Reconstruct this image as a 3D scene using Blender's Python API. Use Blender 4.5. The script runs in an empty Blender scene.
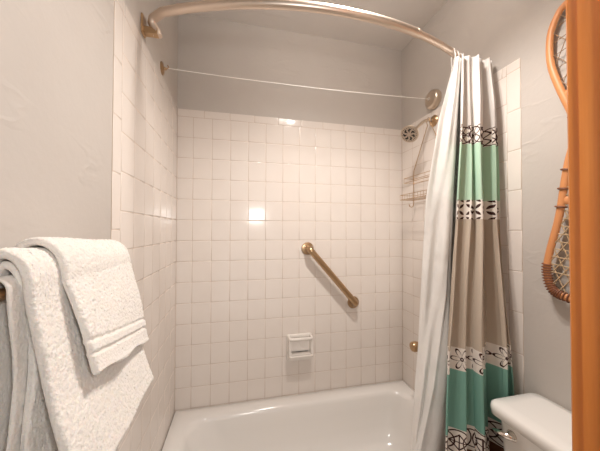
import bpy, bmesh, math, random
from math import pi, sin, cos, sqrt
from mathutils import Vector, Matrix, noise
random.seed(7)
C = bpy.context.scene
COL = C.collection
W = 1.515            # alcove width, left tiles at x=0, right tiles at x=W, back tiles at y=0
CEIL = 2.745

# ------------------------------------------------------------------ camera
cd = bpy.data.cameras.new('camera')
cam = bpy.data.objects.new('camera', cd); COL.objects.link(cam)
cd.sensor_width = 36.0
cd.lens = 268.719 / 600 * 36.0
cd.clip_start = 0.02
yaw, pit, rol = 0.2261, 0.0169, 0.0025
fw = Vector((sin(yaw)*cos(pit), cos(yaw)*cos(pit), sin(pit)))
r0 = Vector((cos(yaw), -sin(yaw), 0)); u0 = r0.cross(fw)
rr = cos(rol)*r0 + sin(rol)*u0; uu = -sin(rol)*r0 + cos(rol)*u0
M = Matrix((rr, uu, -fw)).transposed().to_4x4()
M.translation = Vector((0.3592, -1.7282, 1.43))
cam.matrix_world = M
C.camera = cam

# ------------------------------------------------------------------ world, lights, exposure
wd = bpy.data.worlds.new('world'); C.world = wd; wd.use_nodes = True
bg = wd.node_tree.nodes['Background']
bg.inputs[0].default_value = (1.0, 0.965, 0.925, 1); bg.inputs[1].default_value = 0.85

def bulb(name, loc, power, radius, color):
    # spot lamp shaped to spare the upper walls: strongest straight below, fading sideways
    l = bpy.data.lights.new(name, 'SPOT'); l.energy = power; l.shadow_soft_size = radius; l.color = color
    l.spot_size = math.radians(150); l.spot_blend = 1.0
    o = bpy.data.objects.new(name, l); COL.objects.link(o); o.location = loc
    return o
def area_light(name, loc, target, power, sx, sy, color):
    l = bpy.data.lights.new(name, 'AREA'); l.energy = power; l.shape = 'RECTANGLE'; l.size = sx; l.size_y = sy; l.color = color
    o = bpy.data.objects.new(name, l); COL.objects.link(o); o.location = loc
    o.rotation_euler = (Vector(target) - Vector(loc)).to_track_quat('-Z', 'Y').to_euler()
    return o
WARM = (1.0, 0.935, 0.875)
BULBS = [(0.77, -0.85, 2.56), (0.88, -0.93, 2.56)]
for b in BULBS:
    bulb('bulb_light', b, 46.0, 0.03, WARM)
# added fill light above the shades to brighten the ceiling and upper walls
ml = bpy.data.lights.new('upper_fill_light', 'POINT'); ml.energy = 8.0; ml.shadow_soft_size = 0.03; ml.color = WARM
mo = bpy.data.objects.new('upper_fill_light', ml); COL.objects.link(mo); mo.location = (0.825, -0.89, 2.655)
# added fill light just behind the camera, placed for the tile glint
area_light('front_fill_light', (0.60, -2.0, 1.62), (0.80, -0.4, 1.25), 5.0, 0.17, 0.14, (1.0, 0.97, 0.94))

C.view_settings.view_transform = 'Standard'
C.view_settings.look = 'None'
C.view_settings.gamma = 1.0
C.view_settings.use_curve_mapping = False
C.view_settings.exposure = -0.17

# ------------------------------------------------------------------ node helpers
class V:
    """wraps a shader socket so node maths reads like ordinary arithmetic"""
    def __init__(s, nt, sock): s.nt = nt; s.s = sock
    def _op(s, op, *a):
        n = s.nt.nodes.new('ShaderNodeMath'); n.operation = op
        for i, v in enumerate((s,) + a):
            if isinstance(v, V): s.nt.links.new(v.s, n.inputs[i])
            else: n.inputs[i].default_value = float(v)
        return V(s.nt, n.outputs[0])
    def __add__(s, o): return s._op('ADD', o)
    __radd__ = __add__
    def __sub__(s, o): return s._op('SUBTRACT', o)
    def __rsub__(s, o): return (s * -1.0) + o
    def __mul__(s, o): return s._op('MULTIPLY', o)
    __rmul__ = __mul__
    def __truediv__(s, o): return s._op('DIVIDE', o)
    def lt(s, o): return s._op('LESS_THAN', o)
    def gt(s, o): return s._op('GREATER_THAN', o)
    def abs(s): return s._op('ABSOLUTE')
    def fract(s): return s._op('FRACT')
    def floor(s): return s._op('FLOOR')
    def sqrt(s): return s._op('SQRT')
    def cos(s): return s._op('COSINE')
    def sin(s): return s._op('SINE')
    def max(s, o): return s._op('MAXIMUM', o)
    def min(s, o): return s._op('MINIMUM', o)
    def atan2(s, o): return s._op('ARCTAN2', o)
def mixc(nt, fac, a, b):
    n = nt.nodes.new('ShaderNodeMix'); n.data_type = 'RGBA'
    nt.links.new(fac.s, n.inputs[0])
    for i, c in ((6, a), (7, b)):
        if isinstance(c, V): nt.links.new(c.s, n.inputs[i])
        else: n.inputs[i].default_value = (*c[:3], 1)
    return V(nt, n.outputs[2])
def mat(name, col, rough=0.5, metal=0.0, spec=0.5, coat=0.0):
    m = bpy.data.materials.new(name); m.use_nodes = True
    p = m.node_tree.nodes['Principled BSDF']
    p.inputs['Base Color'].default_value = (*col, 1); p.inputs['Roughness'].default_value = rough
    p.inputs['Metallic'].default_value = metal
    p.inputs['Specular IOR Level'].default_value = spec
    p.inputs['Coat Weight'].default_value = coat
    return m
def bsdf(m): return m.node_tree.nodes['Principled BSDF']
def tex_noise(m, scale, detail=3, coord='Object', stretch=None, rough=0.5):
    nt = m.node_tree; tc = nt.nodes.new('ShaderNodeTexCoord'); n = nt.nodes.new('ShaderNodeTexNoise')
    n.inputs['Scale'].default_value = scale; n.inputs['Detail'].default_value = detail; n.inputs['Roughness'].default_value = rough
    if stretch:
        mp = nt.nodes.new('ShaderNodeMapping'); mp.inputs['Scale'].default_value = stretch
        nt.links.new(tc.outputs[coord], mp.inputs[0]); nt.links.new(mp.outputs[0], n.inputs[0])
    else: nt.links.new(tc.outputs[coord], n.inputs[0])
    return V(nt, n.outputs[0])
def bump(m, h, strength=0.3, dist=0.002):
    nt = m.node_tree; b = nt.nodes.new('ShaderNodeBump')
    b.inputs['Strength'].default_value = strength; b.inputs['Distance'].default_value = dist
    nt.links.new(h.s, b.inputs['Height']); nt.links.new(b.outputs[0], bsdf(m).inputs['Normal'])
def setcol(m, v): m.node_tree.links.new(v.s, bsdf(m).inputs['Base Color'])

# ------------------------------------------------------------------ materials
def plaster(name, col, col2):
    m = mat(name, col, 0.55, spec=0.3)
    n1 = tex_noise(m, 5.0, 5, rough=0.6)
    setcol(m, mixc(m.node_tree, n1, col, col2))
    # skip-trowel ridges: thin crests where a warped noise crosses its middle
    n2 = tex_noise(m, 3.2, 3, stretch=(1.0, 1.0, 2.4)); n3 = tex_noise(m, 2.1, 2)
    ridge = (1.0 - ((n2 - 0.5).abs() * 26.0).min(1.0)) * ((n3 - 0.52) * 6.0).max(0.0).min(1.0)
    n4 = tex_noise(m, 60, 3)
    bump(m, ridge * 1.1 + n4 * 0.25 + n1 * 0.8, 0.45, 0.004)
    return m
PLASTER = plaster('greige_plaster', (0.53, 0.485, 0.445), (0.58, 0.535, 0.495))
CEILM = plaster('ceiling_plaster', (0.74, 0.70, 0.665), (0.79, 0.75, 0.715))
TILE = mat('white_glazed_tile', (0.79, 0.72, 0.665), 0.12, spec=0.5)
nvar = tex_noise(TILE, 9, 3); setcol(TILE, mixc(TILE.node_tree, nvar, (0.77, 0.70, 0.645), (0.82, 0.755, 0.70)))
bump(TILE, tex_noise(TILE, 14, 1), 0.09, 0.003)
GROUT = mat('tan_grout', (0.60, 0.49, 0.41), 0.85)
TUB = mat('white_enamel', (0.83, 0.80, 0.765), 0.12, coat=0.3)
PORC = mat('white_porcelain', (0.86, 0.835, 0.80), 0.10, coat=0.4)
CERAM = mat('white_ceramic', (0.83, 0.78, 0.73), 0.15)
BRASS = mat('brushed_bronze', (0.50, 0.34, 0.20), 0.28, 1.0)
NICKEL = mat('satin_nickel', (0.66, 0.56, 0.46), 0.30, 1.0)
CHROME = mat('chrome', (0.80, 0.74, 0.68), 0.12, 1.0)
RODM = mat('warm_nickel_rod', (0.70, 0.59, 0.50), 0.34, 1.0)
SHADE = mat('cream_cutoff_shade', (0.7, 0.62, 0.52), 0.5)
DARK = mat('dark_rubber', (0.03, 0.022, 0.02), 0.5)
CREAM = mat('cream_plastic', (0.72, 0.60, 0.52), 0.35)
WIRE = mat('white_cord', (0.85, 0.82, 0.78), 0.6)
WHITEP = mat('white_plastic', (0.85, 0.83, 0.80), 0.35)
FLOORM = mat('floor_vinyl', (0.42, 0.34, 0.27), 0.4)
nf = tex_noise(FLOORM, 12, 4); setcol(FLOORM, mixc(FLOORM.node_tree, nf, (0.36, 0.29, 0.23), (0.48, 0.40, 0.32)))
def wood(name, a, b, stretch, rough=0.35):
    m = mat(name, a, rough, spec=0.5, coat=0.15)
    n = tex_noise(m, 2.2, 6, stretch=stretch, rough=0.6); n2 = tex_noise(m, 9, 4, stretch=stretch)
    g = ((n * 9.0).sin() * 0.5 + 0.5) * 0.6 + n2 * 0.4
    setcol(m, mixc(m.node_tree, g, a, b)); bump(m, g, 0.12, 0.001)
    return m
CASING = wood('orange_stained_fir', (0.60, 0.185, 0.028), (0.80, 0.31, 0.065), (14, 14, 0.7))
ASH = wood('varnished_ash', (0.66, 0.27, 0.10), (0.78, 0.37, 0.16), (10, 10, 1.2), 0.4)
RAWHIDE = mat('rawhide_lacing', (0.30, 0.18, 0.09), 0.55)
THONG = mat('dark_leather_lashing', (0.22, 0.085, 0.04), 0.6)
LIGHTHIDE = mat('tan_rawhide_webbing', (0.46, 0.33, 0.20), 0.55)
def terry(name, a, b):
    m = mat(name, a, 0.95, spec=0.1)
    p = bsdf(m); p.inputs['Sheen Weight'].default_value = 0.35; p.inputs['Sheen Roughness'].default_value = 0.6
    p.inputs['Subsurface Weight'].default_value = 0.25; p.inputs['Subsurface Radius'].default_value = (0.012, 0.008, 0.005)
    n = tex_noise(m, 260, 2); n2 = tex_noise(m, 40, 2)
    setcol(m, mixc(m.node_tree, n2, a, b)); bump(m, n + n2 * 0.6, 0.6, 0.003)
    return m
TERRY = terry('white_terry', (0.76, 0.71, 0.655), (0.82, 0.77, 0.715))
LINER = mat('white_liner_cloth', (0.87, 0.85, 0.82), 0.55, spec=0.3)
bump(LINER, tex_noise(LINER, 11, 5, stretch=(1, 1, 0.7)), 0.6, 0.014)
bsdf(LINER).inputs['Subsurface Weight'].default_value = 0.0

# curtain cloth: bands and line motifs in UV space (u = share of the way along the cloth, v = height in metres)
CURT = mat('banded_curtain_cloth', (0.5, 0.45, 0.4), 0.75, spec=0.2)
def curtain_nodes():
    m = CURT; nt = m.node_tree
    uv = nt.nodes.new('ShaderNodeUVMap'); uv.uv_map = 'UVMap'
    sp = nt.nodes.new('ShaderNodeSeparateXYZ'); nt.links.new(uv.outputs[0], sp.inputs[0])
    u, v = V(nt, sp.outputs[0]), V(nt, sp.outputs[1])
    z = [1.885, 1.805, 1.560, 1.478, 0.952, 0.864, 0.640, 0.545]
    col = mixc(nt, v.gt(z[0]), (0.34, 0.25, 0.17), (0.74, 0.71, 0.68))       # below: taupe, top: pale grey
    inr = lambda a, b: v.lt(a) * v.gt(b)
    WHITE = (0.84, 0.78, 0.72); INK = (0.055, 0.022, 0.018)
    # sections
    col = mixc(nt, inr(z[1], z[2]), col, (0.47, 0.66, 0.51))                 # mint
    col = mixc(nt, inr(z[3], z[4]), col, (0.54, 0.455, 0.37))                # taupe
    col = mixc(nt, inr(z[5], z[6]), col, (0.21, 0.42, 0.35))               # teal
    col = mixc(nt, v.lt(z[7]), col, (0.14, 0.055, 0.03))                     # dark brown
    def cell(p, top, bot, du=0.0):
        pu, pv = p; mid = (top + bot) / 2
        a = (u * pu + du).fract() - 0.5
        b = (v - mid) / pv
        return a, b
    def ring(a, b, ca, cb, r, w):
        d = ((a - ca) * (a - ca) + (b - cb) * (b - cb)).sqrt()
        return ((d - r).abs()).lt(w)
    # band 1: interlaced circles
    a, b = cell((10, 0.078), z[0], z[1])
    ink = ring(a, b, 0, 0, 0.47, .032)
    for ca, cb in ((-.5, 0), (.5, 0), (0, .5), (0, -.5)): ink = ink.max(ring(a, b, ca, cb, 0.5, .026))
    ink = ink.max(ring(a, b, 0, 0, 0.13, .03)).max((a.abs()).lt(.018) * b.abs().lt(.2))
    col = mixc(nt, inr(z[0], z[1]), col, mixc(nt, ink, WHITE, INK))
    # band 2: filled leaves on the diagonals
    a, b = cell((12.5, 0.055), z[2], z[3])
    b = (b + 0.5).fract() - 0.5
    ink = None
    for s in (1, -1):
        al = ((a + b * s) * 0.7071).abs() - 0.36; pe = ((a - b * s) * 0.7071).abs()
        q = pe.lt((1.0 - (al * al) / 0.066) * 0.10)
        ink = q if ink is None else ink.max(q)
    col = mixc(nt, inr(z[2], z[3]), col, mixc(nt, ink, WHITE, INK))
    # band 3: eight-petalled outlines
    a, b = cell((9.5, 0.090), z[4], z[5])
    rad = (a * a + b * b).sqrt(); th = b.atan2(a)
    rose = ((rad - (th * 3.0).cos().abs() * 0.46).abs()).lt(.040)
    rose = rose.max((rad - .06).abs().lt(.03))
    col = mixc(nt, inr(z[4], z[5]), col, mixc(nt, rose, WHITE, INK))
    # band 4: circles, diamonds and crosses
    a, b = cell((8.0, 0.092), z[6], z[7], .35)
    ink = ring(a, b, 0, 0, 0.47, .026).max(ring(a, b, .5, 0, 0.36, .024)).max(ring(a, b, -.5, 0, 0.36, .024))
    ink = ink.max(((a.abs() + b.abs()) - 0.30).abs().lt(.035))
    ink = ink.max(a.abs().lt(.02) * b.abs().lt(.32)).max(b.abs().lt(.02) * a.abs().lt(.32))
    col = mixc(nt, inr(z[6], z[7]), col, mixc(nt, ink, WHITE, INK))
    setcol(m, col)
    bump(m, tex_noise(m, 420, 2), 0.15, 0.0006)
curtain_nodes()

# ------------------------------------------------------------------ mesh helpers
class MB:
    def __init__(s): s.v = []; s.f = []
    def add(s, vs, fs):
        o = len(s.v); s.v += [Vector(p) for p in vs]; s.f += [tuple(i + o for i in f) for f in fs]; return o
    def box(s, x0, y0, z0, x1, y1, z1):
        s.add([(x0,y0,z0),(x1,y0,z0),(x1,y1,z0),(x0,y1,z0),(x0,y0,z1),(x1,y0,z1),(x1,y1,z1),(x0,y1,z1)],
              [(0,3,2,1),(4,5,6,7),(0,1,5,4),(1,2,6,5),(2,3,7,6),(3,0,4,7)])
    def tube(s, pts, r, n=10, closed=False, flat=None):
        pts = [Vector(p) for p in pts]; N = len(pts)
        rs = r if isinstance(r, (list, tuple)) else [r] * N
        tg = []
        for i in range(N):
            a = pts[(i - 1) % N] if (closed or i > 0) else pts[i]
            b = pts[(i + 1) % N] if (closed or i < N - 1) else pts[i]
            t = (b - a); t = t.normalized() if t.length > 1e-9 else Vector((0, 0, 1)); tg.append(t)
        if flat is not None: nrm = (Vector(flat) - tg[0] * Vector(flat).dot(tg[0])).normalized()
        else:
            nrm = tg[0].orthogonal().normalized()
        rings = []
        for i in range(N):
            t = tg[i]
            if flat is not None: nrm = (Vector(flat) - t * Vector(flat).dot(t)).normalized()
            else:
                nrm = nrm - t * nrm.dot(t)
                nrm = nrm.normalized() if nrm.length > 1e-6 else t.orthogonal().normalized()
            bn = t.cross(nrm)
            rx, ry = rs[i] if isinstance(rs[i], (list, tuple)) else (rs[i], rs[i])
            rings.append([pts[i] + nrm * (rx * cos(2*pi*k/n)) + bn * (ry * sin(2*pi*k/n)) for k in range(n)])
        s.loft(rings, closed_path=closed, caps=not closed)
    def loft(s, rings, closed_path=False, caps=True):
        n = len(rings[0]); N = len(rings)
        o = s.add([p for r in rings for p in r], [])
        for i in range(N if closed_path else N - 1):
            j = (i + 1) % N
            for k in range(n):
                s.f.append((o+i*n+k, o+i*n+(k+1) % n, o+j*n+(k+1) % n, o+j*n+k))
        if caps:
            s.f.append(tuple(o + k for k in reversed(range(n)))); s.f.append(tuple(o + (N-1)*n + k for k in range(n)))
    def lathe(s, origin, axis, prof, n=28):
        """prof: (distance along axis, radius)"""
        ax = Vector(axis).normalized(); e1 = ax.orthogonal().normalized(); e2 = ax.cross(e1); o = Vector(origin)
        s.loft([[o + ax*d + (e1*cos(2*pi*k/n) + e2*sin(2*pi*k/n)) * max(r, 1e-5) for k in range(n)] for d, r in prof])
    def build(s, name, m, parent=None, smooth=True, bevel=0, sub=0, angle=40, loc=None):
        me = bpy.data.meshes.new(name)
        off = Vector(loc) if loc is not None else (parent.location if parent else Vector())
        if parent and parent.parent: off = parent.matrix_world.translation if False else absloc(parent)
        me.from_pydata([p - off for p in s.v], [], s.f); me.update()
        bm = bmesh.new(); bm.from_mesh(me); bmesh.ops.recalc_face_normals(bm, faces=bm.faces); bm.to_mesh(me); bm.free()
        me.materials.append(m)
        o = bpy.data.objects.new(name, me); COL.objects.link(o)
        if parent: o.parent = parent
        elif loc is not None: o.location = loc
        if bevel:
            b = o.modifiers.new('bevel', 'BEVEL'); b.width = bevel; b.segments = 3; b.limit_method = 'ANGLE'
        if sub:
            b = o.modifiers.new('sub', 'SUBSURF'); b.levels = sub; b.render_levels = sub
        if smooth:
            for p in me.polygons: p.use_smooth = True
            if not sub and angle < 180:
                try: me.set_sharp_from_angle(angle=math.radians(angle))
                except Exception: pass
        return o
def absloc(o):
    v = Vector()
    while o: v = v + o.location; o = o.parent
    return v
def tag(o, label=None, cat=None, group=None, kind=None):
    if label: o['label'] = label
    if cat: o['category'] = cat
    if group: o['group'] = group
    if kind: o['kind'] = kind
    return o
def thing(name, label, cat, loc, group=None):
    o = bpy.data.objects.new(name, None); COL.objects.link(o); o.location = loc
    o.empty_display_size = 0.05
    return tag(o, label, cat, group)
def struct(name, mb, m, **k):
    o = mb.build(name, m, smooth=False, **k); o['kind'] = 'structure'; return o

# ------------------------------------------------------------------ room shell
T = 0.10; G = 0.0025
mb = MB(); mb.box(-T, -3.2, -0.1, W+T+0.4, T, 0); struct('floor', mb, FLOORM)
mb = MB(); mb.box(-T, -3.2, CEIL, W+T+0.4, T, CEIL+0.1); struct('ceiling', mb, CEILM)
mb = MB(); mb.box(-T, G, 0, W+T, T, CEIL); wall_back = struct('wall_back', mb, PLASTER)
mb = MB(); mb.box(-T, -3.2, 0, -G, G, CEIL); wall_left = struct('wall_left', mb, PLASTER)
mb = MB(); mb.box(W+G, -1.42, 0, W+T, G, CEIL); wall_right = struct('wall_right', mb, PLASTER)
DX = 0.8755           # the door opening's right jamb
mb = MB(); mb.box(DX+0.02, -1.52, 0, W+T, -1.42, CEIL); wall_front = struct('wall_front', mb, PLASTER)

mb = MB(); mb.box(W+T, -3.2, 0, W+T+0.1, -1.52, CEIL); struct('wall_hall', mb, PLASTER)

# ---- tiled surround: pillowed tiles with grout gaps
ZT, TR, PR, PW = 2.1612, 0.0466, 0.1251, 0.1102
ROWS = 14
def tile(mb, P, a0, a1, b0, b1, j=0.0009):
    """one pillowed tile; P(a, b, h) -> world point, h = height above the grout bed"""
    a0 += j; a1 -= j; b0 += j; b1 -= j
    if a1 - a0 < 0.004: return
    t1, t2 = random.uniform(-.0003, .0003), random.uniform(-.0003, .0003)
    def q(a, b, h):
        fa = (a - a0) / (a1 - a0) - .5; fb = (b - b0) / (b1 - b0) - .5
        return P(a, b, h + (t1*fa + t2*fb) * (h > 0.002))
    rings = []
    for ins, h in ((0, 0), (0.0002, 0.0049), (0.0010, 0.0055), (0.0030, 0.0058), (0.0042, 0.0058)):
        rings.append([q(a0+ins, b0+ins, h), q(a1-ins, b0+ins, h), q(a1-ins, b1-ins, h), q(a0+ins, b1-ins, h)])
    mb.loft(rings, caps=False)
    o = len(mb.v) - 4
    mb.f.append((o, o+1, o+2, o+3))
H0 = 0.0058
def surround(parent, P, cols, trim_cols, zedges):
    grout = MB(); g = []
    lo, hi = min(cols + [c for t in trim_cols for c in t]), max(cols + [c for t in trim_cols for c in t])
    zb = 0.02; e = .0055 if not trim_cols else 0; hi += e; lo -= .0055
    vs = [P(lo, zb, 0.0049), P(hi, zb, 0.0049), P(hi, ZT-.002, 0.0049), P(lo, ZT-.002, 0.0049),
          P(lo, zb, -.0012), P(hi, zb, -.0012), P(hi, ZT-.002, -.0012), P(lo, ZT-.002, -.0012)]
    grout.add(vs, [(0,1,2,3),(4,7,6,5),(0,4,5,1),(1,5,6,2),(2,6,7,3),(3,7,4,0)])
    grout.build('grout_bed', GROUT, parent, smooth=False)
    t = MB()
    for i in range(len(cols)-1):
        for r in range(ROWS + 3):
            z1 = ZT - TR - PR*r; tile(t, P, cols[i], cols[i+1], max(z1 - PR, .03), z1)
    t.build('tile_field', TILE, parent, angle=180)
    t = MB()
    step = 0.1524
    a = cols[0]
    while a < cols[-1] - .001:                                       # bullnose strip along the top
        tile(t, P, a, min(a + step, cols[-1]), ZT - TR, ZT); a += step
    for (c0, c1) in trim_cols:                                       # bullnose column at the open edge
        zs = [ZT, ZT - TR - .002]; z = 1.43 + 0.1725*4
        zs = [ZT] + [1.43 + 0.1725*k for k in range(4, -9, -1)]
        for k in range(len(zs)-1): tile(t, P, c0, c1, max(zs[k+1], .03), zs[k])
    t.build('edge_trim_tile', TILE, parent, angle=180)
c0 = 0.0894
cols_b = [0.0] + [c0 + PW*i for i in range(13)] + [W]
surround(wall_back, lambda a, b, h: (a, H0 - h, b), cols_b, [], None)
cols_s = [0.0] + [0.011 + PW*i for i in range(1, 8)]
surround(wall_left, lambda a, b, h: (h - H0, -a, b), cols_s, [(0.7824, 0.842)], None)
surround(wall_right, lambda a, b, h: (W + H0 - h, -a, b), cols_s, [(0.7824, 0.842)], None)

# ---- door frame of orange stained wood at the right of the opening
mb = MB()
mb.box(DX, -1.52, 0, DX+0.02, -1.42, 2.745-.3)
d1 = struct('door_1', mb, CASING)
prof = [(0, 0), (0.017, 0), (0.021, .004), (0.021, .012), (.018, .017), (.018, .055), (.012, .064), (0, .066)]
for nm, yy, sg in (('door_casing', -1.42, 1), ('door_casing', -1.52, -1)):
    c = MB()
    ring = lambda z: [(DX + 0.006 + w, yy + sg*t, z) for t, w in prof]
    c.loft([ring(0.0), ring(2.40)])
    c.build(nm, CASING, d1, smooth=False)
c = MB(); c.box(DX-.011, -1.495, 0, DX, -1.455, 2.44); c.build('door_stop', CASING, d1, smooth=False, bevel=.002)

# ------------------------------------------------------------------ bathtub
tub = thing('bathtub', 'white enamel bathtub set in the tiled alcove', 'bathtub', (W/2, -.38, 0))
def rrect(x0, x1, y0, y1, rad, z, n=10):
    out = []
    for cx, cy, a0 in ((x1-rad, y1-rad, 0), (x0+rad, y1-rad, pi/2), (x0+rad, y0+rad, pi), (x1-rad, y0+rad, 3*pi/2)):
        for k in range(n+1):
            a = a0 + pi/2*k/n; out.append((cx + rad*cos(a), cy + rad*sin(a), z))
    return out
X0, X1, Y0, Y1, ZR = 0.003, W-.003, -.742, -.003, 0.363
shell = MB()
def ring_in(l, r, f, b, rad, z): return rrect(X0+l, X1-r, Y0+f, Y1-b, rad, z)
R_ = [ring_in(0,0,0,0,.004,.0), ring_in(0,0,0,0,.004,.02), ring_in(0,0,.0,0,.004,ZR-.012), ring_in(.001,.001,.002,.001,.006,ZR-.004), ring_in(.006,.006,.008,.006,.01,ZR),
      ring_in(.045,.03,.05,.050,.075,ZR-.001), ring_in(.075,.050,.068,.078,.11,ZR-.004), ring_in(.092,.060,.078,.090,.125,ZR-.013),
      ring_in(.103,.068,.085,.097,.13,ZR-.032), ring_in(.135,.080,.095,.107,.14,ZR-.10), ring_in(.19,.10,.110,.122,.15,ZR-.20),
      ring_in(.25,.13,.135,.147,.15,ZR-.27), ring_in(.31,.18,.175,.187,.14,ZR-.298), ring_in(.45,.30,.27,.28,.10,ZR-.305)]
shell.loft(R_)
shell.build('tub_shell', TUB, tub, angle=60)
d = MB(); d.lathe((W-.33, -.38, ZR-.306), (0,0,1), [(0,.036),(.003,.036),(.005,.030),(.004,.012),(.006,.0)]); d.build('drain', CHROME, tub)
d = MB(); d.lathe((X1-.093, -.38, ZR-.135), (-1,0,0.14), [(-.004,.036),(.004,.036),(.009,.028),(.009,.0)]); d.build('overflow_plate', CHROME, tub)

# ------------------------------------------------------------------ grab bar
gb = thing('grab_bar', 'bronze grab bar slanting across the tiled back wall', 'grab bar', (.97, 0, 1.12))
A = Vector((.808, 0, 1.308)); B = Vector((1.132, 0, .936)); dr = (B-A).normalized()
bar = MB(); off = .042
pts = [A + Vector((0, -.004, 0)), A + Vector((0, -.034, 0))]
for k in range(1, 8):
    a = pi/2*k/7; pts.append(A + dr*(.022*(1-cos(a))) + Vector((0, -.034 - .022*sin(a), 0)))
for k in range(1, 8):
    a = pi/2*k/7; pts.append(B - dr*(.022*(1-sin(a))) + Vector((0, -.034 - .022*cos(a), 0)))
pts.append(B + Vector((0, -.004, 0)))
bar.tube(pts, .0200, 18); bar.build('bar', BRASS, gb)
for P in (A, B):
    f = MB(); f.lathe(P, (0,-1,0), [(0,.041),(.005,.042),(.011,.039),(.013,.030),(.014,.020)]); fo = f.build('flange', BRASS, gb)
    for k in range(3):
        a = 2*pi*k/3 + .5
        s = MB(); s.lathe(P + Vector((.027*cos(a), -.011, .027*sin(a))), (0,-1,0), [(0,.004),(.003,.004),(.004,.002)], 10); s.build('screw', CHROME, fo)

# ------------------------------------------------------------------ soap dish
sd = thing('soap_dish', 'white ceramic soap dish with a washcloth bar fixed to the back tiles', 'soap dish', (.748, 0, .67))
def rrxz(x0, x1, z0, z1, rad, y, n=6): return [(p[0], y, p[1]) for p in [(q[0], q[1]) for q in rrect(x0, x1, z0, z1, rad, 0, n)]]
b = MB()
b.loft([rrxz(.668,.838,.582,.752,.014,0), rrxz(.668,.838,.582,.752,.014,-.009), rrxz(.674,.832,.588,.746,.012,-.014), rrxz(.690,.816,.604,.730,.010,-.014), rrxz(.700,.806,.612,.722,.02,-.006)])
b.build('back_plate', CERAM, sd)
b = MB()   # lower tray with a raised lip
def tray(y, x0, x1, z0, z1): return [(x0, y, z0), (x1, y, z0), (x1, y, z1), (x0, y, z1)]
b.loft([[(p[0], p[1], z) for p in rrect(x0, x1, y0, -.010, r, 0, 6)] for x0, x1, y0, r, z in
        ((.690,.816,-.045,.010,.612), (.676,.830,-.072,.016,.622), (.673,.833,-.078,.018,.636), (.676,.830,-.075,.016,.642), (.684,.822,-.067,.012,.641), (.690,.816,-.060,.010,.637))])
b.build('tray', CERAM, sd)
for x0, x1 in ((.674, .690), (.816, .832)):   # two cheeks rising from the tray
    b = MB(); pr = [(-.010,.632), (-.070,.632), (-.070,.66), (-.060,.69), (-.062,.738), (-.010,.740)]
    b.loft([[(x, y, z) for y, z in pr] for x in (x0, x1)])
    b.build('side_cheek', CERAM, sd, bevel=.004)
b = MB()   # rail across the top, open slot behind it
b.tube([(.682,-.006,.741), (.681,-.050,.741), (.684,-.061,.741), (.694,-.067,.741), (.812,-.067,.741), (.822,-.061,.741), (.825,-.050,.741), (.824,-.006,.741)], [(.010,.0085)]*8, 12, flat=(0,0,1)); b.build('washcloth_bar', CERAM, sd)

# ------------------------------------------------------------------ shower head, arm
SY = -.33
sh = thing('showerhead', 'round nickel shower head on a bent arm high on the right wall', 'shower head', (W, SY, 2.09))
f = MB(); f.lathe((W, SY, 2.095), (-1,0,0), [(0,.034),(.004,.034),(.014,.024),(.018,.012)]); f.build('flange', BRASS, sh)
arm = MB()
pts = [Vector((W-.004, SY, 2.095)), Vector((W-.04, SY, 2.096)), Vector((W-.065, SY, 2.090)), Vector((W-.085, SY, 2.076)), Vector((W-.135, SY, 2.030))]
arm.tube(pts, .0085, 12); arm.build('shower_arm', NICKEL, sh)
hd = Vector((-.66, -.42, -.62)).normalized(); hc = Vector((1.342, SY-.008, 2.000))
h = MB(); h.lathe(hc, hd, [(-.052,.011),(-.040,.013),(-.030,.018),(-.018,.034),(-.004,.049),(.006,.052),(.010,.050),(.011,.044)], 32); ho = h.build('head_shell', NICKEL, sh)
h = MB(); h.lathe(hc - hd*.045, hd, [(-.016,.013),(-.008,.016),(.006,.016),(.012,.012)], 20); h.build('swivel_nut', NICKEL, sh)
h = MB(); h.lathe(hc, hd, [(.009,.045),(.012,.044),(.012,.0)], 32); fo = h.build('spray_face', NICKEL, sh)
e1 = hd.orthogonal().normalized(); e2 = hd.cross(e1)
n_ = MB()
for rr_, k_ in ((.040, 24),):
    for k in range(k_):
        a = 2*pi*k/k_; n_.lathe(hc + hd*.011 + (e1*cos(a)+e2*sin(a))*rr_, hd, [(0,.0026),(.003,.0022),(.0035,.0)], 8)
n_.build('spray_nozzles', DARK, fo)
n_ = MB()
for k in range(7):                          # dark pinwheel vents in the middle of the face
    a = 2*pi*k/7
    p = lambda r, t: hc + hd*.0128 + (e1*cos(a+t) + e2*sin(a+t))*r
    lo = [p(.010,0), p(.018,.36), p(.028,.46), p(.035,.12), p(.034,-.22), p(.022,.02)]
    n_.loft([lo, [q + hd*.001 for q in lo]])
n_.build('spray_vents', DARK, fo)

# ------------------------------------------------------------------ mixing valve
vk = thing('shower_valve', 'round bronze bath valve knob on the right wall half behind the white liner', 'valve', (W, SY, .747))
f = MB(); f.lathe((W, SY, .747), (-1,0,0), [(0,.060),(.004,.060),(.012,.048),(.016,.022)]); f.build('escutcheon', BRASS, vk)
f = MB(); f.lathe((W-.012, SY, .747), (-1,0,0), [(0,.018),(.10,.016),(.104,.012)]); f.build('stem', BRASS, vk)
f = MB(); prof_ = [(.100,.014),(.108,.027),(.120,.030),(.140,.029),(.147,.025),(.149,.016),(.151,.0)]
f.lathe((W-.012, SY, .747), (-1,0,0), prof_, 24); f.build('knob', BRASS, vk)

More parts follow.
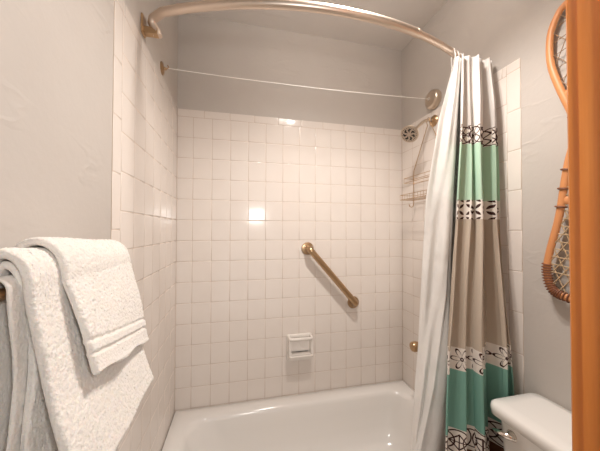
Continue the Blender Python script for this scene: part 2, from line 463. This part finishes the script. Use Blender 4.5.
# ------------------------------------------------------------------ wire shower caddy hanging from the arm
cy = thing('shower_caddy', 'thin bronze wire caddy hanging from the shower arm', 'caddy', (W-.03, SY, 2.10))
XC = W - .035
w = MB()
YL, YR = SY + .150, SY - .150
hookp = [(XC-.006, SY+.012, 2.080), (XC-.006, SY+.013, 2.098), (XC-.006, SY+.006, 2.1095), (XC-.006, SY-.006, 2.1095), (XC-.006, SY-.013, 2.098), (XC-.006, SY-.012, 2.080)]
w.tube([(XC, YL, 1.60)] + [(XC, YL, 1.78), (XC, YL-.004, 1.82), (XC, SY+.035, 2.03), (XC, SY+.014, 2.07)] + hookp + [(XC, SY-.014, 2.07), (XC, SY-.035, 2.03), (XC, YR+.004, 1.82), (XC, YR, 1.78), (XC, YR, 1.60)], .0024, 8)
w.build('hanging_frame', BRASS, cy)
def basket(z, dp, hgt, name, nb):
    s = MB(); xo = XC - dp
    for zz in (z, z + hgt):
        s.tube([(XC, YL, zz), (xo, YL, zz), (xo, YR, zz), (XC, YR, zz)], .0019, 6, closed=True)
    for k in range(nb + 1):
        y = YL + (YR - YL)*k/nb
        s.tube([(XC, y, z), (xo, y, z), (xo, y, z + hgt)], .0011, 5)
    s.build(name, BRASS, cy)
basket(1.735, .070, .030, 'wire_shelf', 3)
basket(1.625, .100, .030, 'wire_basket', 12)
for y in (YL, YR):
    s = MB(); s.tube([(XC, y, 1.605), (XC-.004, y, 1.588), (XC-.016, y, 1.580), (XC-.030, y, 1.586), (XC-.034, y, 1.600)], .0028, 6)
    s.build('bottom_hook', BRASS, cy)

# ------------------------------------------------------------------ retractable clothesline
cl = thing('clothesline', 'white cord clothesline with a round bronze reel high across the alcove', 'clothesline', (W+G, SY, 2.225))
RC = Vector((W+G, -.335, 2.222))
f = MB(); f.lathe(RC, (-1,0,0), [(0,.056),(.010,.057),(.026,.054),(.034,.046),(.036,.036),(.034,.030),(.037,.014),(.037,0)], 32); f.build('reel_housing', NICKEL, cl)
f = MB(); f.lathe(RC + Vector((-.034,0,0)), (-1,0,0), [(0,.010),(.008,.009),(.010,.0)], 16); f.build('cord_stop', CHROME, cl)
HK = Vector((-G, -.335, 2.204))
f = MB(); f.lathe(HK, (1,0,0), [(0,.030),(.004,.030),(.008,.022),(.010,.008),(.022,.006)], 24); f.build('hook_plate', BRASS, cl)
f = MB(); f.tube([HK + Vector((.014,0,.004)), HK + Vector((.026,0,.002)), HK + Vector((.030,0,.010)), HK + Vector((.026,0,.018))], .0028, 8); f.build('cord_hook', BRASS, cl)
f = MB(); P0 = HK + Vector((.027,0,.004)); P1 = RC + Vector((-.042,0,0))
f.tube([P0 + (P1-P0)*t - Vector((0,0,.012*4*t*(1-t))) for t in [k/16 for k in range(17)]], .0017, 6); f.build('cord', WIRE, cl)

# ------------------------------------------------------------------ curved curtain rod
ZRD = 2.245
rod = thing('curtain_rod', 'curved nickel shower curtain rod bowed out across the tub', 'curtain rod', (W/2, -.6, ZRD))
def rod_y(x):
    t = (x - W/2) / (W/2)
    return -.605 - .195*(1 - abs(t)**2.05)
XS = 1.075      # where the narrower telescoping tube begins
def path(xa, xb, n): return [Vector((xa + (xb-xa)*k/n, rod_y(xa + (xb-xa)*k/n), ZRD)) for k in range(n+1)]
def elbow(sgn, x0):
    out = []
    for z, dx, dy in ((2.183, .052, .004), (2.198, .049, .003), (2.213, .040, .0), (2.226, .034, -.004), (2.238, .038, -.010), (2.2445, .052, -.018)):
        out.append(Vector((x0 + sgn*dx, -.600 + dy, z)))
    return out
r = MB(); r.tube(elbow(1, -G) + path(.078, XS, 40), .0165, 18); r.build('outer_tube', RODM, rod)
r = MB(); r.tube(path(XS - .03, W-.078, 20) + list(reversed(elbow(-1, W+G))), .0140, 18); r.build('inner_tube', RODM, rod)
r = MB(); r.tube(path(XS - .006, XS + .006, 2), .0176, 18); r.build('joint_collar', RODM, rod)
for x0, sg in ((-G, 1), (W+G, -1)):
    r = MB()
    r.loft([[(x0 + sg*d, -.600 + (q[0]), 2.213 + q[1]) for q in rrect(-.024+i, .024-i, -.038+i, .038-i, .010, 0, 4)] for d, i in ((0,0),(.004,0),(.007,.004))])
    r.box(min(x0, x0+sg*.055), -.613, 2.180, max(x0, x0+sg*.055), -.587, 2.206)
    r.build('wall_bracket', BRASS, rod, bevel=.003)

# ------------------------------------------------------------------ shower curtain, liner and rings
def lerp(a, b, t): return a + (b-a)*t
def table(t, rows):
    """piecewise linear lookup rows=[(t, v...)], t falling"""
    for (t0, *a), (t1, *b) in zip(rows, rows[1:]):
        if t >= t1:
            k = (t - t0) / (t1 - t0); k = max(0, min(1, k)); return [lerp(p, q, k) for p, q in zip(a, b)]
    return list(rows[-1][1:])
def cloth(name, m, foot, ztop, zbot, nz, thick=0.0012):
    """foot(z) -> list of xy points along the cloth"""
    n = len(foot(ztop)); vs = []; fs = []
    for i in range(nz+1):
        z = ztop + (zbot - ztop)*i/nz
        for (x, y) in foot(z): vs.append((x, y, z))
    for i in range(nz):
        for k in range(n-1): a = i*n+k; fs.append((a, a+1, a+n+1, a+n))
    ref = foot(1.2); us = [0]
    for p, q in zip(ref, ref[1:]): us.append(us[-1] + sqrt((p[0]-q[0])**2 + .15*(p[1]-q[1])**2))
    us = [q / us[-1] for q in us]
    org = Vector((foot(ztop)[n//2][0], foot(ztop)[n//2][1], zbot))
    me = bpy.data.meshes.new(name); me.from_pydata([Vector(v) - org for v in vs], [], fs); me.update()
    uvl = me.uv_layers.new(name='UVMap')
    for p in me.polygons:
        p.use_smooth = True
        for li in p.loop_indices:
            vi = me.loops[li].vertex_index; uvl.data[li].uv = (us[vi % n], vs[vi][2])
    me.materials.append(m)
    o = bpy.data.objects.new(name, me); COL.objects.link(o); o.location = org
    sm = o.modifiers.new('solid', 'SOLIDIFY'); sm.thickness = thick; sm.offset = 0
    return o
# fold crests: position along the cloth, depth towards the room, sideways push
FOLDS = 5
def curtain_foot(z):
    xa, ya, xb, yb, amp = table(z, [(2.215, 1.318,-.738,1.488,-.728,.018), (2.0, 1.290,-.755,1.476,-.745,.032), (1.45, 1.255,-.774,1.464,-.762,.041),
                                   (.95, 1.176,-.800,1.466,-.796,.048), (.50, 1.146,-.824,1.474,-.806,.052), (.2, 1.14,-.830,1.478,-.81,.052)])
    out = []; NN = 132
    for k in range(NN+1):
        t = k/NN
        ph = (t + .028*sin(2*pi*t*2 + 1.1) ) * FOLDS * 2*pi + .35*sin(z*2.2) + 0.5
        w = sin(ph)
        w = .85*math.copysign(abs(w)**.9, w) + .22*sin(2.7*ph + 1.0)
        am = amp * (.75 + .35*sin(5*t*pi + .7)) * min(1, 6*t + .25)
        sx = .45 * amp * sin(2*ph) * .5
        x = lerp(xa, xb, t) + sx + .004*sin(z*7 + t*9)
        y = lerp(ya, yb, t) - am*w + .003*sin(z*5 + t*14)
        out.append((min(x, W - .008), y))
    return out
cur = cloth('shower_curtain', CURT, curtain_foot, 2.212, .22, 90)
tag(cur, 'grey, mint, taupe and teal banded shower curtain with dark motif bands drawn to the right', 'shower curtain')
def liner_foot(z):
    ax, ay, bx, by, cx_, cy_ = table(z, [(2.205, 1.302,-.722,1.318,-.728,1.40,-.690), (1.93, 1.235,-.700,1.296,-.728,1.36,-.690), (1.58, 1.180,-.682,1.270,-.728,1.33,-.690),
              (1.15, 1.163,-.664,1.248,-.722,1.31,-.690), (.90, 1.157,-.652,1.212,-.716,1.29,-.728), (.75,1.147,-.645,1.190,-.712,1.28,-.732), (.52, 1.135,-.640,1.150,-.690,1.27,-.726), (.38, 1.126,-.638,1.124,-.676,1.26,-.712)])
    out = []
    n1, n2, n3 = 26, 20, 20
    for k in range(n1):
        t = k/n1
        x = lerp(ax, bx, t); y = lerp(ay, by, t)
        wv = .012*sin(t*pi*2.0 + z*3.0 + .6)*sin(pi*t) + .006*sin(t*11 - z*8)*sin(pi*t)
        out.append((x + wv*.5, y + wv))
    for k in range(n2):
        t = k/n2; out.append((lerp(bx, cx_, t), lerp(by, cy_, t) + .008*sin(t*7 + z*2)*sin(pi*t)))
    for k in range(n3+1):
        t = k/n3; out.append((lerp(cx_, 1.49, t), cy_ + (.010*sin(t*18))*(1 - .3*t)*min(1, t*5)))
    return out
lin = cloth('curtain_liner', LINER, liner_foot, 2.205, .385, 80)
tag(lin, 'plain white curtain liner hanging inside the tub beside the banded curtain', 'curtain liner')
ring0 = None
xs = [1.318, 1.345, 1.372, 1.40, 1.428, 1.455]
for i, x in enumerate(xs):
    if ring0 is None:
        g = MB(); n = 22; cz = -.028
        g.tube([(0, .006*sin(2*pi*k/n*1), cz + .0) for k in range(0)] or [(.0, .026*sin(2*pi*k/n), cz + .046*cos(2*pi*k/n)) for k in range(n)], .0022, 8, closed=True)
        ro = g.build('curtain_ring', WHITEP); ring0 = ro
        b = MB(); b.lathe((0, .006, -.072), (0,-1,0), [(-.004,.002),(0,.008),(.012,.008),(.016,.002)], 12); b.build('roller', WHITEP, ro)
    else:
        ro = ring0.copy(); COL.objects.link(ro)
        for ch in ring0.children:
            c = ch.copy(); COL.objects.link(c); c.parent = ro
    ro.location = (x, rod_y(x), ZRD); ro.rotation_euler = (0, 0, -.45 + .12*(i % 3))
    if i == 0: tag(ro, 'white curtain ring at the free left end of the gathered curtain on the rod', 'curtain ring', 'curtain rings on the rod')
    else: tag(ro, 'white curtain ring crowded on the rod behind the first one, toward the right wall', 'curtain ring', 'curtain rings on the rod')

# ------------------------------------------------------------------ toilet with tank
tl = thing('toilet', 'white porcelain toilet with lidded tank against the right wall beside the curtain', 'toilet', (1.30, -1.12, 0))
TY0, TY1 = -1.370, -.889; TX1 = W - .004
def plan(x0, x1, y0, y1, rad, z): return rrect(x0, x1, y0, y1, rad, z, 8)
t = MB()
t.loft([plan(1.338, TX1-.012, TY0+.035, TY1-.035, .03, .375), plan(1.325, TX1-.010, TY0+.028, TY1-.028, .035, .40), plan(1.305, TX1-.010, TY0+.014, TY1-.014, .035, .70), plan(1.303, TX1-.010, TY0+.012, TY1-.012, .035, .756)])
t.build('tank', PORC, tl, angle=50)
t = MB()
t.loft([plan(1.289, TX1-.004, TY0+.002, TY1-.002, .030, .745), plan(1.280, TX1, TY0-.006, TY1+.006, .035, .752), plan(1.277, TX1, TY0-.008, TY1+.008, .038, .774),
        plan(1.280, TX1-.001, TY0-.005, TY1+.005, .036, .787), plan(1.288, TX1-.005, TY0+.003, TY1-.003, .032, .793), plan(1.325, TX1-.03, TY0+.04, TY1-.04, .02, .7955)])
t.build('tank_lid', PORC, tl, angle=60)
hx = 1.306
t = MB(); t.lathe((hx+.003, -.960, .706), (-1,0,0), [(0,.019),(.004,.019),(.012,.013),(.020,.011)], 20)
ho = t.build('flush_handle', CHROME, tl)
t = MB(); t.tube([(hx-.014, -.972, .708), (hx-.022, -.962, .708), (hx-.027, -.945, .706), (hx-.028, -.925, .702), (hx-.027, -.912, .700)], [(.007,.010),(.010,.013),(.009,.012),(.008,.010),(.003,.005)], 12); t.build('lever', CHROME, ho)
t = MB()
def oval(cx, a, b, z, n=40): return [(cx + a*cos(2*pi*k/n), -1.137 + b*sin(2*pi*k/n), z) for k in range(n)]
t.loft([oval(1.16,.23,.12,0), oval(1.16,.225,.115,.03), oval(1.17,.19,.095,.12), oval(1.14,.22,.13,.22), oval(1.10,.27,.175,.33), oval(1.09,.285,.185,.365), oval(1.09,.28,.182,.378), oval(1.07,.22,.13,.376), oval(1.07,.19,.11,.30), oval(1.07,.10,.06,.20)])
t.box(1.22, -1.26, .30, TX1-.012, -1.01, .376)
t.build('bowl', PORC, tl, angle=60)
t = MB(); t.loft([oval(1.08,.262,.178,.379), oval(1.08,.268,.184,.388), oval(1.08,.262,.178,.398), oval(1.08,.10,.07,.402)]); t.build('seat_cover', PORC, tl)

# ------------------------------------------------------------------ towel bar and towels on the left wall
BX, BZ = .060, 1.345
tb = thing('towel_bar', 'bronze towel bar on the left wall, mostly buried under white towels', 'towel bar', (0, -1.1, BZ))
t = MB(); t.tube([(BX, -.922, BZ), (BX, -1.40, BZ)], .0085, 14); t.build('bar', BRASS, tb)
for y in (-.925, -1.397):
    x0 = 0 if y > -.85 else -G
    t = MB(); t.loft([[(x0 + d, y + q[0], BZ - .006 + q[1]) for q in rrect(-w, w, -hh, hh, .004, 0, 3)] for d, w, hh in ((0,.020,.026),(.006,.020,.026),(.012,.011,.013),(BX-.012,.011,.013),(BX+.010,.013,.016),(BX+.014,.010,.012))])
    t.build('bar_post', BRASS, tb)

def towel_profile(rad, rz, ex, zf, zb, flare, belly, n=120):
    """cross-section (x,z,nx,nz) from the front hem over the bar to the back hem"""
    top = BZ + .006
    pts = []
    Lf = top - zf; Lb = top - zb; La = pi*(rad+rz)/2
    for k in range(n+1):
        s = (Lf + La + Lb)*k/n
        if s < Lf:
            dz = Lf - s; q = dz/max(Lf, .01)
            pts.append((BX + rad + flare*(q**ex) + belly*sin(pi*min(1, q*1.1)), top - dz))
        elif s < Lf + La:
            a = (s - Lf)/La*pi; pts.append((BX + rad*cos(a), top + rz*sin(a)))
        else:
            dz = s - Lf - La; pts.append((max(BX - rad, .002 - G + .006) + .004*sin(dz*9), top - dz))
    return pts
def fuzz(p, amp):
    return amp * (random.uniform(-.8, .8) + noise.noise(p*260)*.9)
def terry_sheet(name, prof_fn, y0, y1, ny, thick, amp, parent=None, band=None, loc=None, skew=None, seed=0):
    """a thick cloth folded over the bar: outer and inner skins, closed edges, loop-pile displacement"""
    ys = [y0 + (y1-y0)*k/ny for k in range(ny+1)]
    P = prof_fn(.0); n = len(P)
    outer = []; inner = []
    for j, y in enumerate(ys):
        t = j/ny
        pr = prof_fn(t)
        edge = min(1, min(t, 1-t)*ny/3.0)
        th = thick*(.45 + .55*sqrt(max(0, 1-(1-edge)**2)))
        ro, ri = [], []
        for k, (x, z) in enumerate(pr):
            a = pr[max(0, k-1)]; b = pr[min(n-1, k+1)]
            tx, tz = b[0]-a[0], b[1]-a[1]; l = sqrt(tx*tx + tz*tz) or 1
            nx, nz = tz/l, -tx/l
            e2 = min(1, min(k, n-1-k)/3.0); th2 = th*(.5 + .5*sqrt(max(0, 1-(1-e2)**2)))
            yy = y + (skew(t, z) if skew else 0)
            p = Vector((x, yy, z))
            dsp = fuzz(p + Vector((seed, 0, 0)), amp) + .0022*noise.noise(p*14 + Vector((seed, 3, 1)))
            if band:
                bb = band(k/(n-1), z, k, t)
                if bb is not None: dsp = dsp*.35 + bb
            ro.append(p + Vector((nx, 0, nz))*(th2*.5 + dsp) + Vector((0, fuzz(p*1.1 + Vector((5, 5, seed)), amp), 0)))
            ri.append(p - Vector((nx, 0, nz))*(th2*.5 - .0) + Vector((nx, 0, nz))*dsp*.3)
        outer.append(ro); inner.append(ri)
    mb = MB(); rings = [outer[j] + list(reversed(inner[j])) for j in range(ny+1)]
    for rg in rings:
        for q in rg:
            if q.x < .0015 and q.y > -.85: q.x = .0015
            elif q.x < .0015 - G: q.x = .0015 - G
    mb.loft(rings)
    return mb.build(name, TERRY, parent, loc=loc, angle=180)
bt = thing('bath_towel', 'thick white bath towel folded over the bar on the left wall, under the hand towel', 'towel', (BX, -1.14, BZ))
def p_outer(t):
    w = .004*sin(t*6)
    return towel_profile(.0265 + .0012*sin(t*7), .047 - .011*t, 1.5, 1.058 + .004*sin(t*8), 1.10, 0.070 + w*.6, .002 + w*.2, 250)
def skew_bt(t, z): return .004*sin(z*16)*(1-t)
terry_sheet('outer_fold', p_outer, -1.300, -1.000, 165, .013, .0013, bt, skew=skew_bt, seed=1)
def p_mid(t): return towel_profile(.0150 + .0008*sin(t*6 + 2), .032 - .009*t, 1.0, 1.075, 1.13, .014 + .003*sin(t*8), .001, 130)
terry_sheet('inner_fold', p_mid, -1.290, -1.008, 140, .011, .0013, bt, seed=2, skew=lambda t, z: .010*sin(z*21)*(1-t))
def p_lin(t): return towel_profile(.0125, .0145, 1.0, 1.09, 1.16, .001 + .002*sin(t*7), .001, 110)
terry_sheet('inner_fold', p_lin, -1.303, -1.02, 110, .006, .0010, bt, seed=3, skew=lambda t, z: .006*sin(z*26 + 1)*(1-t))
ht = thing('hand_towel', 'small white hand towel with a ribbed border laid over the bath towel', 'towel', (BX, -1.1, BZ + .05))
def p_hand(t):
    pr = towel_profile(.0390 + .001*sin(t*6), .061 - .013*t, .92, 1.157 + .045*(1-t) + .003*sin(t*12), 1.25, 0.044 + .002*sin(t*5), .002, 200)
    return pr
def hband(s, z, k, t):
    zb = 1.157 + .045*(1-t); d = z - zb
    if s < .5:
        if d < .006: return .0015
        if .030 < d < .036 or .050 < d < .056: return -.0028
        if .036 <= d <= .050: return .0012
        if d < .030: return .0004
    return None
terry_sheet('towel_cloth', p_hand, -1.243, -.994, 130, .012, .0013, ht, band=hband, seed=4)

# ------------------------------------------------------------------ crossed snowshoes on the right wall
def spline(pts, n, closed=True):
    out = []; N = len(pts)
    for i in range(N):
        p0, p1, p2, p3 = [Vector(pts[(i+k-1) % N]) for k in range(4)]
        for j in range(n):
            t = j/n
            out.append(.5*((2*p1) + (p2-p0)*t + (2*p0-5*p1+4*p2-p3)*t*t + (3*p1-p0-3*p2+p3)*t**3))
    return out
# outline in (across, along): visible left rail fixed by sight, right rail mirrored about the shoe's own axis
def snowshoe(label, up, xw, web_m, web_r, dense):
    root = thing('snowshoe', label, 'snowshoe', (xw, -1.1, 1.765), 'crossed snowshoes on the right wall')
    S = 1 if up else -1; Zc = 1.762 if up else 1.765
    left = [(-1.022,.485+.0), (-.985,.455), (-.964,.398), (-.964,.30), (-.990,.195), (-1.030,.075), (-1.085,-.10), (-1.150,-.30), (-1.215,-.50)]
    if not up: left = [(-1.024,.570), (-.975,.552), (-.957,.500), (-.962,.43), (-.998,.279), (-1.029,.088), (-1.085,-.10), (-1.150,-.30), (-1.215,-.50)]
    top = Vector((-1.085, .60 if not up else .53)); tail = Vector((-1.235, -.56)); axd = (tail - top).normalized(); axn = Vector((axd.y, -axd.x))
    def mir(p):
        d = Vector(p) - top; return top + axd*d.dot(axd) - axn*d.dot(axn)
    outl = [Vector(p) for p in left] + [tail] + [mir(p) for p in reversed(left)]
    ol = spline(outl, 6)
    to3 = lambda p, dx=0: Vector((xw + dx, p[0], Zc + S*p[1]))
    f = MB(); f.tube([to3(p) for p in ol], [(.0085, .0125)]*len(ol), 12, closed=True, flat=(1,0,0)); fr = f.build('frame', ASH, root)
    def inside(p):
        c = False; j = len(ol)-1
        for i in range(len(ol)):
            a, b = ol[i], ol[j]
            if (a.y > p[1]) != (b.y > p[1]) and p[0] < (b.x-a.x)*(p[1]-a.y)/(b.y-a.y) + a.x: c = not c
            j = i
        return c
    def span_at(s):           # cross extents of the outline at distance s along the axis
        lo = hi = None
        for k in range(-80, 81):
            q = top + axd*s + axn*(k*.002)
            if inside(q): lo = q if lo is None else lo; hi = q
        return lo, hi
    bars = (.36, .62)
    for s_ in bars:
        a, b = span_at(s_)
        if a is None: continue
        cb = MB(); cb.tube([to3(a), to3(b)], [(.006,.014)]*2, 10, flat=(1,0,0)); cb.build('crossbar', ASH, root)
    w = MB()
    def line(o_, d_):
        seg = []; 
        for k in range(-300, 301):
            q = o_ + d_*(k*.003)
            if inside(q): seg.append(q)
            else:
                if len(seg) > 4: w.tube([to3(seg[0], .002*((k) % 3 - 1)), to3(seg[-1])], web_r, 5)
                seg = []
        if len(seg) > 4: w.tube([to3(seg[0]), to3(seg[-1])], web_r, 5)
    dirs = [axn, (axd*.866 + axn*.5), (axd*.866 - axn*.5)]
    for d_ in dirs:
        nn = Vector((d_.y, -d_.x)); st = dense
        for k in range(-16, 17):
            line(top + axd*(.55 + (0.25*st)) + nn*((k + .33)*st*1.0), d_)
    w.build('webbing', web_m, root)
    # thong lashings wound round the frame
    def wrap(i0, cnt, stp, r=.0028):
        l = MB()
        for k in range(cnt):
            i = (i0 + k*stp) % len(ol); p = ol[i]; t = (ol[(i+1) % len(ol)] - ol[i-1]).normalized(); nn = Vector((t.y, -t.x))
            l.tube([to3(p + nn*(.0155*cos(a)), .0115*sin(a)) for a in [2*pi*q/12 for q in range(12)]], r, 6, closed=True)
        return l.build('lashing', THONG, fr)
    if not up:
        wrap(0, 17, 1, .0026)                      # wound toe
        wrap(len(ol)-17, 17, 1, .0026)
        for i0 in (25, 27, 29): wrap(i0, 1, 1, .0036)
    else:
        wrap(30, 1, 1, .0010)
    return root
snowshoe('upper wooden snowshoe with thin open rawhide webbing hung beside the door frame', True, W - .014, RAWHIDE, .0013, .050)
snowshoe('lower wooden snowshoe with a thong-wound rounded end and coarse pale webbing', False, W - .033, LIGHTHIDE, .0022, .028)

# ------------------------------------------------------------------ ceiling lamp (above the frame, lights the alcove)
la = thing('ceiling_light', 'bronze two-bulb ceiling light above the tub front', 'ceiling light', (.825, -.89, CEIL))
b = MB(); b.lathe((.825, -.89, CEIL), (0,0,-1), [(0,.075),(.012,.075),(.024,.05),(.03,.012)]); b.build('canopy', BRASS, la)
for p in BULBS:
    b = MB(); b.tube([(.825, -.89, CEIL-.026), ((.825+p[0])/2, (-.89+p[1])/2, CEIL-.05), (p[0], p[1], CEIL-.075), (p[0], p[1], CEIL-.10)], .008, 10); b.build('lamp_arm', BRASS, la)
    b = MB(); b.lathe((p[0], p[1], CEIL-.09), (0,0,-1), [(0,.012),(.012,.022),(.04,.022),(.042,.014)], 20); b.build('socket', BRASS, la)
    b = MB(); b.lathe((p[0], p[1], p[2]), (0,0,-1), [(-.075,.0),(-.075,.022),(-.06,.034),(-.03,.048),(.012,.062),(.012,.060),(-.03,.046),(-.06,.032),(-.072,.02),(-.072,0)], 36); b.build('cutoff_shade', SHADE, la)  # unseen shade added to keep direct light off the upper walls
b = MB(); b.lathe((.825, -.89, CEIL-.028), (0,0,-1), [(0,.012),(.008,.020),(.026,.020),(.028,.012)], 20); b.build('socket', BRASS, la)  # unseen socket added for the middle fill light
